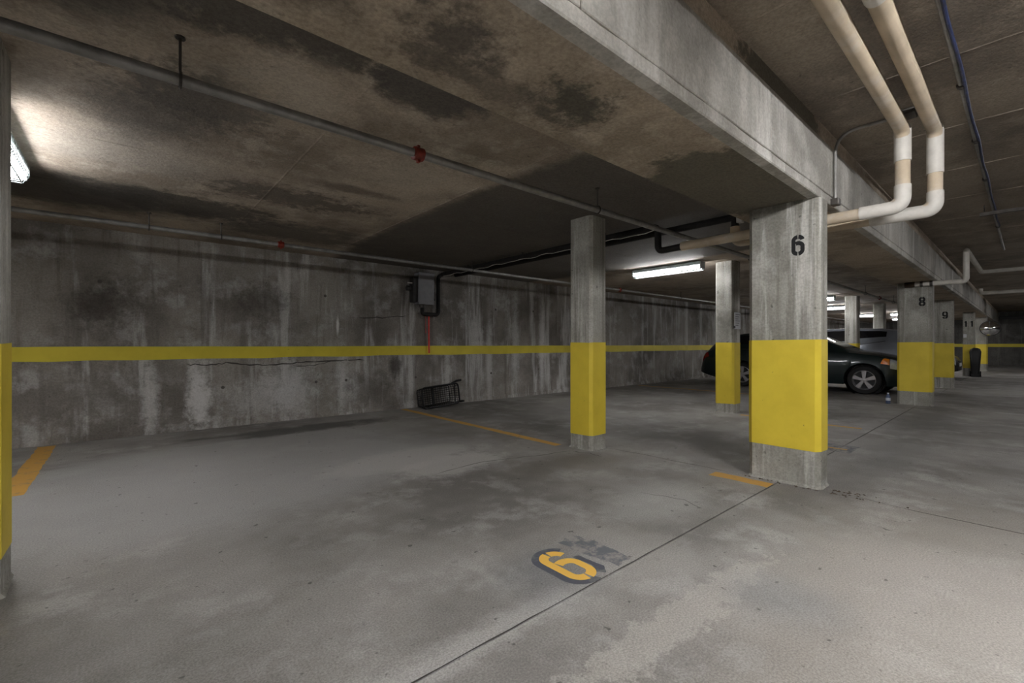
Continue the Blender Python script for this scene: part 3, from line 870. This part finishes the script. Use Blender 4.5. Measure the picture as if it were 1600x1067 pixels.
# white pipes further along the aisle
R2 = 0.042
t = thing('white_pipe', 'white pipe looping up in front of the number eight column', 'pipe')
MB().tube(rounded([(10.93, 1.42, 2.215), (10.93, 0.70, 2.205), (10.93, 0.70, 2.74), (14.5, 0.69, 2.74), (14.5, -3.0, 2.74)], 0.07, 6), R2, 14).build('run', MT['white_wrap'], t, smooth=True)
MB().tube([(10.93, 1.50, 2.215), (10.93, 1.36, 2.215)], 0.05, 12).build('rusty_end', plain('rusty_fitting', G(62, 48, 34), 0.8), t, smooth=True)
for y in (1.12, 1.25):
    MB().tube([(10.93, y, 2.212), (10.93, y + 0.04, 2.212)], R2 + 0.005, 12).build('band', MT['dark_steel'], t, smooth=True)
MB().box((10.915, 1.385, 2.24), (10.945, 1.415, BEAM_Z)).build('bracket', MT['dark_steel'], t)
t = thing('white_pipe', 'farther straight white pipe crossing under the aisle slab from the beam', 'pipe')
MB().tube(rounded([(20, 0.97, AISLE_Z - 0.01), (20, 0.97, 2.70), (20, -4, 2.70)], 0.08, 5), 0.055, 12).build('run', MT['white_wrap'], t, smooth=True)

# ------------------------------------------------------------------ box on the wall
t = thing('electrical_box', 'grey metal switch box mounted high on the long wall', 'electrical box', (4.05, WALL_Y - 0.006, 1.80))
MB().box((-0.15, -0.17, 0.03), (0.15, 0.0, 0.58)).build('enclosure', MT['grey_box'], t, bevel=0.012)
MB().box((-0.155, -0.186, 0.025), (0.155, -0.17, 0.585)).build('cover', MT['grey_box'], t, bevel=0.005)
for z in (0.12, 0.30, 0.48):
    MB().box((0.155, -0.185, z - 0.02), (0.17, -0.15, z + 0.02)).build('latch', MT['dark_steel'], t)
MB().box((-0.24, -0.15, 0.06), (-0.155, 0.0, 0.50)).build('side_unit', MT['dark_box'], t, bevel=0.01)
MB().lathe([(0.03, -0.05), (0.045, -0.045), (0.045, 0.02)], 'X', (-0.29, -0.08, 0.30), 16).build('knob', MT['dark_box'], t, smooth=True)
MB().box((-0.33, -0.11, 0.38), (-0.24, -0.10, 0.40)).build('lever', MT['white_wrap'], t)
MB().tube([(-0.02, -0.07, 0.03), (-0.02, -0.07, -0.02)], 0.048, 12).build('fitting', MT['dark_steel'], t, smooth=True)
t = thing('red_cord', 'bright red cord hanging straight down the wall below the switch box', 'cord')
MB().tube([(4.17, 7.10, 1.63), (4.175, 7.11, 1.3), (4.185, 7.12, 1.05), (4.19, 7.125, 0.96)], 0.014, 6).build('strand', MT['red_cord'], t)
MB().tube([(4.11, 7.11, 1.65), (4.115, 7.12, 1.45), (4.12, 7.12, 1.32)], 0.004, 5).build('thin_strand', MT['red_cord'], t)

# ------------------------------------------------------------------ tipped wire cart
t = thing('shopping_cart', 'black wire shopping cart lying on its side against the wall', 'cart', (4.30, 6.93, 0.02))
t.rotation_euler = (radians(-6), radians(-3.5), radians(4))
def loop(x0, x1, z0, z1, y, rb, n=5):
    pts = [(x0, y, z0), (x1, y, z0), (x1, y, z1), (x0, y, z1)]
    out = []
    for i in range(4):
        a, b, c = Vector(pts[i - 1]), Vector(pts[i]), Vector(pts[(i + 1) % 4])
        p, q = b + (a - b).normalized() * rb, b + (c - b).normalized() * rb
        for k in range(n + 1):
            u = k / n
            out.append(p * (1 - u) ** 2 + b * 2 * u * (1 - u) + q * u * u)
    return out
MB().tube(loop(-0.42, 0.36, 0.0, 0.36, -0.12, 0.07), 0.016, 8, closed=True).build('rim', MT['cart'], t, smooth=True)
MB().tube(loop(-0.36, 0.34, 0.03, 0.33, 0.14, 0.05), 0.008, 6, closed=True).build('base_frame', MT['cart'], t, smooth=True)
m = MB()
for i in range(15):
    f = i / 14
    xa, xb = -0.40 + 0.74 * f, -0.35 + 0.68 * f
    m.tube([(xa, -0.12, 0.36), (xb, 0.14, 0.33), (xb, 0.14, 0.03), (xa, -0.12, 0.0)], 0.0048, 4)
for i in range(1, 8):
    z = 0.03 + 0.30 * i / 8
    m.tube([(-0.42, -0.12, 0.36 * i / 8), (-0.36, 0.14, z), (0.34, 0.14, z), (0.36, -0.12, 0.36 * i / 8)], 0.0048, 4)
for d in (0.25, 0.5, 0.75):
    m.tube(loop(-0.42 + 0.06 * d, 0.36 - 0.02 * d, 0.03 * d, 0.36 - 0.03 * d, -0.12 + 0.26 * d, 0.06, 3), 0.0048, 4, closed=True)
m.build('basket_wires', MT['cart'], t)
MB().box((-0.06, 0.125, 0.03), (-0.02, 0.145, 0.33)).build('cross_band', MT['cart'], t)
MB().tube([(0.22, -0.10, 0.37), (0.34, -0.11, 0.40), (0.44, -0.12, 0.405)], [0.012, 0.022, 0.020], 8).build('handle', MT['cart'], t, smooth=True)
for z in (0.012,):
    MB().tube([(0.28, -0.10, 0.02), (0.36, -0.11, 0.022)], 0.012, 8).build('caster_arm', MT['cart'], t)
    MB().lathe([(0.02, -0.02), (0.045, -0.016), (0.045, 0.016), (0.02, 0.02)], 'Z', (0.42, -0.11, 0.018), 14).build('wheel', MT['rubber'], t, smooth=True)
MB().tube([(0.35, 0.0, 0.02), (0.37, 0.0, 0.34)], 0.01, 8).build('end_bar', MT['cart'], t, smooth=True)

# ------------------------------------------------------------------ notice, bottle, mirror, bin
t = thing('notice', 'white printed paper notice fixed to the slim column by the dark car', 'notice', (7.56, 3.115, 1.50))
MB().box((-0.10, -0.008, -0.13), (0.12, -0.001, 0.14)).build('sheet', MT['paper'], t)
for i in range(6):
    z = 0.10 - 0.035 * i
    MB().box((-0.075, -0.0095, z), (0.09 - 0.03 * (i % 3), -0.008, z + 0.010)).build('printed_line', MT['ink'], t)
MB().box((-0.13, -0.012, -0.12), (-0.09, -0.001, -0.08)).build('tab', MT['black_plastic'], t)

t = thing('water_bottle', 'small bluish plastic bottle standing at the foot of column eight', 'bottle', (10.93, 1.74, 0))
MB().lathe([(0.03, 0.0), (0.036, 0.006), (0.036, 0.12), (0.03, 0.145), (0.014, 0.17), (0.014, 0.185)], 'Z', (0, 0, 0), 16).build('body', MT['bottle'], t, smooth=True)
MB().lathe([(0.016, 0.183), (0.016, 0.203)], 'Z', (0, 0, 0), 12).build('cap', MT['cap'], t)
MB().lathe([(0.0372, 0.06), (0.0372, 0.11)], 'Z', (0, 0, 0), 16).build('label_band', MT['cap'], t)

t = thing('convex_mirror', 'round convex traffic mirror on the far column', 'mirror', (26.95, 1.03, 1.78))
rm = 0.30
prof = [(rm * sin(a) / sin(0.9), -0.19 * (cos(a) - cos(0.9)) / (1 - cos(0.9))) for a in [0.9 * i / 8 for i in range(8, -1, -1)]]
MB().lathe(prof[:-1] + [(0.0005, prof[-1][1])], 'X', (0, 0, 0), 28, False).build('mirror_dome', MT['mirror'], t, smooth=True)
MB().lathe([(rm + 0.012, -0.008), (rm + 0.012, 0.02), (rm - 0.01, 0.02)], 'X', (0, 0, 0), 28).build('rim', MT['black_plastic'], t, smooth=True)
MB().tube([(0.02, 0, 0), (0.14, 0.06, 0.0), (0.25, 0.15, 0.0)], 0.015, 8).build('bracket', MT['dark_steel'], t)

t = thing('wheeled_bin', 'black rounded bin standing in front of the far double figure column', 'bin', (22.22, 1.20, 0))
m = MB()
secs = [(0.10, 0.13, 0.10), (0.5, 0.15, 0.12), (0.86, 0.17, 0.14), (0.96, 0.13, 0.11), (1.0, 0.05, 0.05)]
vs, fs = [], []
for z, a, b in secs:
    vs += [(x, y, z) for x, y in rect(-a, a, -b, b, 0.04)]
for i in range(len(secs) - 1):
    for j in range(8):
        fs.append((8 * i + j, 8 * i + (j + 1) % 8, 8 * i + 8 + (j + 1) % 8, 8 * i + 8 + j))
fs += [tuple(range(7, -1, -1)), tuple(range(32, 40))]
m.add(vs, fs).build('body', MT['black_plastic'], t, smooth=True)
for s in (-1, 1):
    MB().lathe([(0.03, -0.02), (0.10, -0.02), (0.10, 0.02), (0.03, 0.02)], 'Y', (0.06, s * 0.115, 0.10), 16).build('wheel', MT['rubber'], t, smooth=True)
MB().box((-0.12, -0.1, 0.0), (-0.06, 0.1, 0.11)).build('foot', MT['black_plastic'], t)
t = thing('switch_plate', 'small white plate fixed on the far side column between numbers nine and eleven', 'switch', (22.49, 1.47, 1.42))
MB().box((-0.015, -0.04, -0.06), (0.009, 0.04, 0.06)).build('plate', MT['paper'], t, bevel=0.004)
MB().box((-0.022, -0.012, -0.02), (-0.015, 0.012, 0.02)).build('toggle', MT['white_wrap'], t)

m = MB()
for i in range(46):
    x, y = 4.06 + random.uniform(-0.06, 0.10), 0.98 - abs(random.gauss(0, 0.16))
    if i < 18:
        x, y = 4.02 + random.uniform(-0.03, 0.0), random.uniform(1.05, 1.6)
    a, l, w = random.uniform(0, pi), random.uniform(0.006, 0.018), random.uniform(0.003, 0.007)
    p = [(x + l * cos(a), y + l * sin(a), 0.002), (x - w * sin(a), y + w * cos(a), 0.006), (x - l * cos(a), y - l * sin(a), 0.002), (x + w * sin(a), y - w * cos(a), 0.005)]
    m.add(p + [(q[0], q[1], 0.0008) for q in p], [(0, 1, 2, 3), (7, 6, 5, 4), (0, 4, 5, 1), (1, 5, 6, 2), (2, 6, 7, 3), (3, 7, 4, 0)])
tag(m.build('leaf_litter', plain('dry_litter', G(78, 64, 48), 0.9, vary=0.3)), 'scraps of dry dirt and leaf litter at the foot of column six', 'litter', kind='stuff')

# ------------------------------------------------------------------ cars
def interp(keys, s):
    if s <= keys[0][0]:
        return keys[0][1]
    for (a, va), (b, vb) in zip(keys[:-1], keys[1:]):
        if s <= b:
            t = (s - a) / (b - a)
            return va + (vb - va) * t
    return keys[-1][1]

def smooth_interp(keys, s, d=0.05):
    return (interp(keys, s - d) + 2 * interp(keys, s) + interp(keys, s + d)) / 4

class Car:
    """body lofted along s (0 at the nose); local axes: nose towards -Y, s = y + L/2"""
    def __init__(c, L, top, belt, width, wtop, wheels, rw, sill=0.20):
        c.L, c.top, c.belt, c.width, c.wtop, c.wheels, c.rw, c.sill = L, top, belt, width, wtop, wheels, rw, sill
    def zb(c, s):
        z = c.sill + 0.06 * max(0, 1 - s / 0.25) + 0.12 * max(0, 1 - (c.L - s) / 0.5)
        for w in c.wheels:
            d = abs(s - w)
            Ra = c.rw + 0.055
            if d < Ra:
                z = max(z, c.rw + sqrt(Ra * Ra - d * d))
        return z
    def section(c, s):
        w = smooth_interp(c.width, s)
        wt = smooth_interp(c.wtop, s)
        zt = smooth_interp(c.top, s, 0.035)
        zl = min(smooth_interp(c.belt, s), zt - 0.01)
        b = c.zb(s)
        zm = c.sill + (zl - c.sill) * 0.55
        P = [(w * 0.955, b), (w * 0.99, max(b + 0.004, c.sill + 0.13)), (w * 1.0, max(b + 0.008, zm)), (w * 0.975, max(zl - 0.035, b + 0.012)), (w * 0.945, max(zl, b + 0.016)),
             (wt, max(zt - 0.045, b + 0.02)), (wt * 0.93, max(zt - 0.018, b + 0.024)), (wt * 0.5, zt - 0.003), (0, zt)]
        return P
    def point(c, s, v):
        P = c.section(s)
        i = min(int(v), len(P) - 2)
        t = v - i
        return Vector((P[i][0] + (P[i + 1][0] - P[i][0]) * t, s - c.L / 2, P[i][1] + (P[i + 1][1] - P[i][1]) * t))
    def panel(c, s0, s1, v0, v1, off, ns=10, nv=5, side=1, both=False, s0b=None, s1b=None):
        """grid on the body's skin between stations and section positions, raised by off"""
        m = MB()
        s0b = s0 if s0b is None else s0b
        s1b = s1 if s1b is None else s1b
        for sd in ((1, -1) if both else (side,)):
            vs, fs = [], []
            for i in range(ns + 1):
                for j in range(nv + 1):
                    tv = j / nv
                    v = v0 + (v1 - v0) * tv
                    s = (s0 + (s0b - s0) * tv) * (1 - i / ns) + (s1 + (s1b - s1) * tv) * i / ns
                    e = 0.01
                    p = c.point(s, v)
                    a = c.point(min(s + e, c.L), v) - c.point(max(s - e, 0), v)
                    b = c.point(s, min(v + 0.05, 7.99)) - c.point(s, max(v - 0.05, 0))
                    n = b.cross(a)
                    if n.length < 1e-9:
                        n = Vector((0, 0, 1))
                    n.normalize()
                    if n.x < -0.05 or (abs(n.x) <= 0.05 and n.z < 0):
                        n = -n
                    q = p + n * off
                    vs.append((q.x * sd, q.y, q.z))
            for i in range(ns):
                for j in range(nv):
                    k = i * (nv + 1) + j
                    fs.append((k, k + nv + 1, k + nv + 2, k + 1))
            m.add(vs, fs)
        return m

def make_car(car, label, cat, paint, loc, rotz, handles, glass, screen, rear, lights=True):
    t = thing('car', label, cat, loc, rotz)
    st = set()
    n = 76
    for i in range(n + 1):
        st.add(round(car.L * i / n, 4))
    for w in car.wheels:
        for i in range(-10, 11):
            st.add(round(w + (car.rw + 0.055) * sin(pi / 2 * i / 10), 4))
    st = sorted(st)
    NP = 9
    vs, fs = [], []
    for s in st:
        P = car.section(s)
        row = [(x, s - car.L / 2, z) for x, z in P] + [(-x, s - car.L / 2, z) for x, z in P[-2::-1]]
        vs += row
    K = 2 * NP - 1
    for i in range(len(st) - 1):
        for j in range(K - 1):
            fs.append((i * K + j, (i + 1) * K + j, (i + 1) * K + j + 1, i * K + j + 1))
    fs.append(tuple(range(K)))
    fs.append(tuple(range((len(st) - 1) * K + K - 1, (len(st) - 1) * K - 1, -1)))
    body = MB().add(vs, fs).build('body', paint, t, smooth=True)
    # underside and wheel wells
    MB().box((-0.56, -car.L / 2 + 0.25, 0.19), (0.56, car.L / 2 - 0.3, 0.42)).build('underbody', MT['black_plastic'], t, bevel=0.03)
    hw = interp(car.width, car.wheels[0])
    for w in car.wheels:
        for sd in (1, -1):
            MB().lathe([(car.rw + 0.048, sd * (hw - 0.035)), (car.rw + 0.048, sd * (hw - 0.30)), (0.0005, sd * (hw - 0.30))], 'X', (0, w - car.L / 2, car.rw), 24, False).build('wheel_well', MT['black_plastic'], t)
    for (s0, s1, v0, v1, kw) in glass:
        for sd in (1, -1):
            car.panel(s0, s1, v0, v1, 0.005, 10, 4, sd, **kw).build('side_window', MT['glass'], t, smooth=True)
    car.panel(screen[0], screen[1], 5.6, 8.0, 0.006, 10, 5, both=True).build('windscreen', MT['glass'], t, smooth=True)
    car.panel(rear[0], rear[1], 5.6, 8.0, 0.006, 8, 5, both=True).build('rear_window', MT['glass'], t, smooth=True)
    # bright window surround and sill line
    for sd in (1, -1):
        s0, s1 = glass[0][0], glass[-1][1]
        MB().tube([car.point(s0 + (s1 - s0) * i / 16, 4.0) * 1.0 if sd > 0 else Vector((-car.point(s0 + (s1 - s0) * i / 16, 4.0).x,) + tuple(car.point(s0 + (s1 - s0) * i / 16, 4.0))[1:]) for i in range(17)], 0.008, 5).build('window_trim', MT['black_plastic'], t)
        # mirrors and handles
        p = car.point(screen[0] + 0.42, 4.0)
        mm = MB().lathe([(0.03, -0.10), (0.075, -0.07), (0.09, 0.0), (0.07, 0.06), (0.03, 0.08)], 'X', (0, 0, 0), 12)
        mo = mm.build('door_mirror', paint, t, smooth=True)
        mo.location = (sd * (p.x + 0.12), p.y, p.z + 0.05)
        mo.scale = (1, 0.7, 0.8)
        for hs in handles:
            q = car.point(hs, 3.0)
            MB().box((-0.012, -0.09, -0.014), (0.022, 0.09, 0.014)).build('door_handle', paint if cat != 'x' else MT['alloy'], t, bevel=0.008, loc=(sd * (q.x + 0.004), q.y, q.z - 0.02))
        # door shut lines
        for ds in (glass[0][0] + 0.02, glass[1][0] - 0.035, glass[-1][0] + 0.05):
            pts = [car.point(ds, 0.3 + 3.7 * i / 10) for i in range(11)]
            MB().tube([(p.x * sd, p.y, p.z) for p in pts], 0.004, 4).build('door_gap', MT['black_plastic'], t)
        if lights:
            car.panel(0.05, 0.37, 2.25, 3.7, 0.007, 8, 4, sd).build('headlight', MT['lens'], t, smooth=True)
            car.panel(0.38, 0.53, 2.55, 3.5, 0.007, 5, 3, sd, s1b=0.45).build('turn_signal', MT['amber'], t, smooth=True)
            car.panel(car.L - 0.30, car.L - 0.05, 2.6, 4.2, 0.007, 6, 4, sd, s0b=car.L - 0.2).build('tail_light', MT['tail_red'], t, smooth=True)
    y0 = -car.L / 2
    MB().box((-0.42, y0 - 0.012, 0.30), (0.42, y0 + 0.05, 0.42)).build('lower_grille', MT['black_plastic'], t, bevel=0.01)
    MB().box((-0.36, y0 - 0.010, 0.50), (0.36, y0 + 0.06, 0.58)).build('upper_grille', MT['black_plastic'], t, bevel=0.01)
    MB().box((-0.26, y0 - 0.024, 0.40), (0.26, y0 - 0.008, 0.51)).build('number_plate', MT['paper'], t, bevel=0.004)
    # wheels
    for w in car.wheels:
        for sd in (1, -1):
            rw, x = car.rw, sd * (hw - 0.115)
            wt = MB().lathe([(rw * 0.68, -0.10), (rw * 0.93, -0.105), (rw, -0.075), (rw, 0.075), (rw * 0.93, 0.105), (rw * 0.68, 0.10)], 'X', (0, 0, 0), 32, False).build('tyre', MT['rubber'], t, smooth=True, loc=(x, w - car.L / 2, rw))
            rim = MB().lathe([(rw * 0.60, sd * 0.05), (rw * 0.66, sd * 0.104), (rw * 0.70, sd * 0.098), (rw * 0.70, sd * 0.02), (rw * 0.60, sd * 0.02), (rw * 0.60, sd * 0.05)], 'X', (0, 0, 0), 32, False).build('rim', MT['alloy'], t, smooth=True, loc=(x, w - car.L / 2, rw))
            MB().lathe([(rw * 0.62, 0.0), (rw * 0.62, sd * 0.03)], 'X', (0, 0, 0), 24).build('brake_disc', MT['black_plastic'], rim)
            for k in range(5):
                a = 2 * pi * k / 5 + 0.3
                ca_, sa_ = cos(a), sin(a)
                d0, d1, w0, w1 = rw * 0.08, rw * 0.66, 0.028, 0.050
                q = [(d0, -w0), (d1, -w1), (d1, w1), (d0, w0)]
                vs = []
                for xx in (sd * 0.045, sd * 0.088):
                    vs += [(xx, r_ * ca_ - t_ * sa_, r_ * sa_ + t_ * ca_) for r_, t_ in q]
                MB().add(vs, [(3, 2, 1, 0), (4, 5, 6, 7), (0, 1, 5, 4), (1, 2, 6, 5), (2, 3, 7, 6), (3, 0, 4, 7)]).build('spoke', MT['alloy'], rim, bevel=0.006, seg=1)
            MB().lathe([(0.04, sd * 0.05), (0.038, sd * 0.092), (0.0005, sd * 0.096)], 'X', (0, 0, 0), 14).build('hub_cap', MT['alloy'], rim, smooth=True)
    return t

hatch = Car(4.66,
    top=[(0, 0.50), (0.03, 0.66), (0.12, 0.755), (0.3, 0.835), (0.65, 0.92), (1.09, 0.985), (1.46, 1.165), (1.95, 1.385), (2.3, 1.45), (2.9, 1.462), (3.5, 1.43), (3.95, 1.35), (4.2, 1.245), (4.42, 1.03), (4.52, 0.90), (4.60, 0.86), (4.64, 0.74), (4.66, 0.55)],
    belt=[(0, 0.42), (0.03, 0.58), (0.12, 0.69), (0.3, 0.79), (0.65, 0.875), (1.09, 0.935), (2.0, 0.955), (3.0, 0.985), (4.0, 1.0), (4.4, 0.93), (4.55, 0.82), (4.66, 0.45)],
    width=[(0, 0.56), (0.08, 0.70), (0.2, 0.79), (0.45, 0.845), (0.8, 0.875), (2.0, 0.885), (3.4, 0.88), (4.1, 0.85), (4.45, 0.79), (4.60, 0.72), (4.66, 0.64)],
    wtop=[(0, 0.48), (0.2, 0.66), (0.6, 0.74), (1.09, 0.76), (1.5, 0.68), (2.0, 0.585), (2.8, 0.59), (3.6, 0.565), (4.1, 0.56), (4.4, 0.62), (4.6, 0.60), (4.66, 0.5)],
    wheels=(0.82, 3.44), rw=0.318)
green = car_paint('dark_green_car_paint', G(18, 34, 35))
make_car(hatch, 'dark green hatchback parked nose out with bright five spoke wheels', 'car', green, (13.40, 1.60 + 4.66 / 2, 0), 0, (2.25, 3.15),
         [(1.55, 2.30, 4.35, 4.92, dict(s0b=1.98)), (2.38, 3.20, 4.35, 4.92, {}), (3.27, 3.95, 4.35, 4.90, dict(s1b=3.6))], (1.2, 1.92), (4.0, 4.38))
suv = Car(4.5,
    top=[(0, 0.60), (0.04, 0.80), (0.2, 0.93), (0.6, 1.02), (1.05, 1.08), (1.5, 1.32), (1.9, 1.52), (2.3, 1.60), (3.0, 1.615), (3.7, 1.585), (4.1, 1.53), (4.25, 1.36), (4.40, 1.05), (4.46, 0.85), (4.5, 0.6)],
    belt=[(0, 0.5), (0.04, 0.7), (0.2, 0.86), (0.6, 0.96), (1.05, 1.02), (2.0, 1.03), (2.8, 1.06), (3.3, 1.12), (3.9, 1.22), (4.2, 1.15), (4.4, 0.95), (4.5, 0.5)],
    width=[(0, 0.60), (0.1, 0.76), (0.3, 0.85), (0.8, 0.90), (2.0, 0.91), (3.4, 0.91), (4.1, 0.88), (4.4, 0.82), (4.5, 0.70)],
    wtop=[(0, 0.5), (0.2, 0.7), (0.6, 0.78), (1.05, 0.80), (1.5, 0.72), (2.0, 0.63), (3.0, 0.64), (3.8, 0.62), (4.2, 0.62), (4.4, 0.68), (4.5, 0.6)],
    wheels=(0.86, 3.5), rw=0.345, sill=0.24)
grey = car_paint('grey_car_paint', G(128, 132, 142))
make_car(suv, 'grey tall hatchback parked nose to the wall behind the dark green car', 'car', grey, (17.15, 2.0 + 2.25, 0), pi, (2.25, 3.15),
         [(1.55, 2.30, 4.3, 4.92, dict(s0b=1.98)), (2.38, 3.15, 4.3, 4.92, {}), (3.22, 3.85, 4.4, 4.90, {})], (1.15, 1.88), (4.12, 4.40))
black = car_paint('black_car_paint', G(20, 20, 24))
make_car(hatch, 'black car nose showing between two far numbered columns', 'car', black, (20.85, 1.48 + 4.66 / 2, 0), 0, (2.25, 3.15),
         [(1.55, 2.30, 4.35, 4.92, dict(s0b=1.98)), (2.38, 3.20, 4.35, 4.92, {}), (3.27, 3.95, 4.35, 4.90, dict(s1b=3.6))], (1.2, 1.92), (4.0, 4.38))
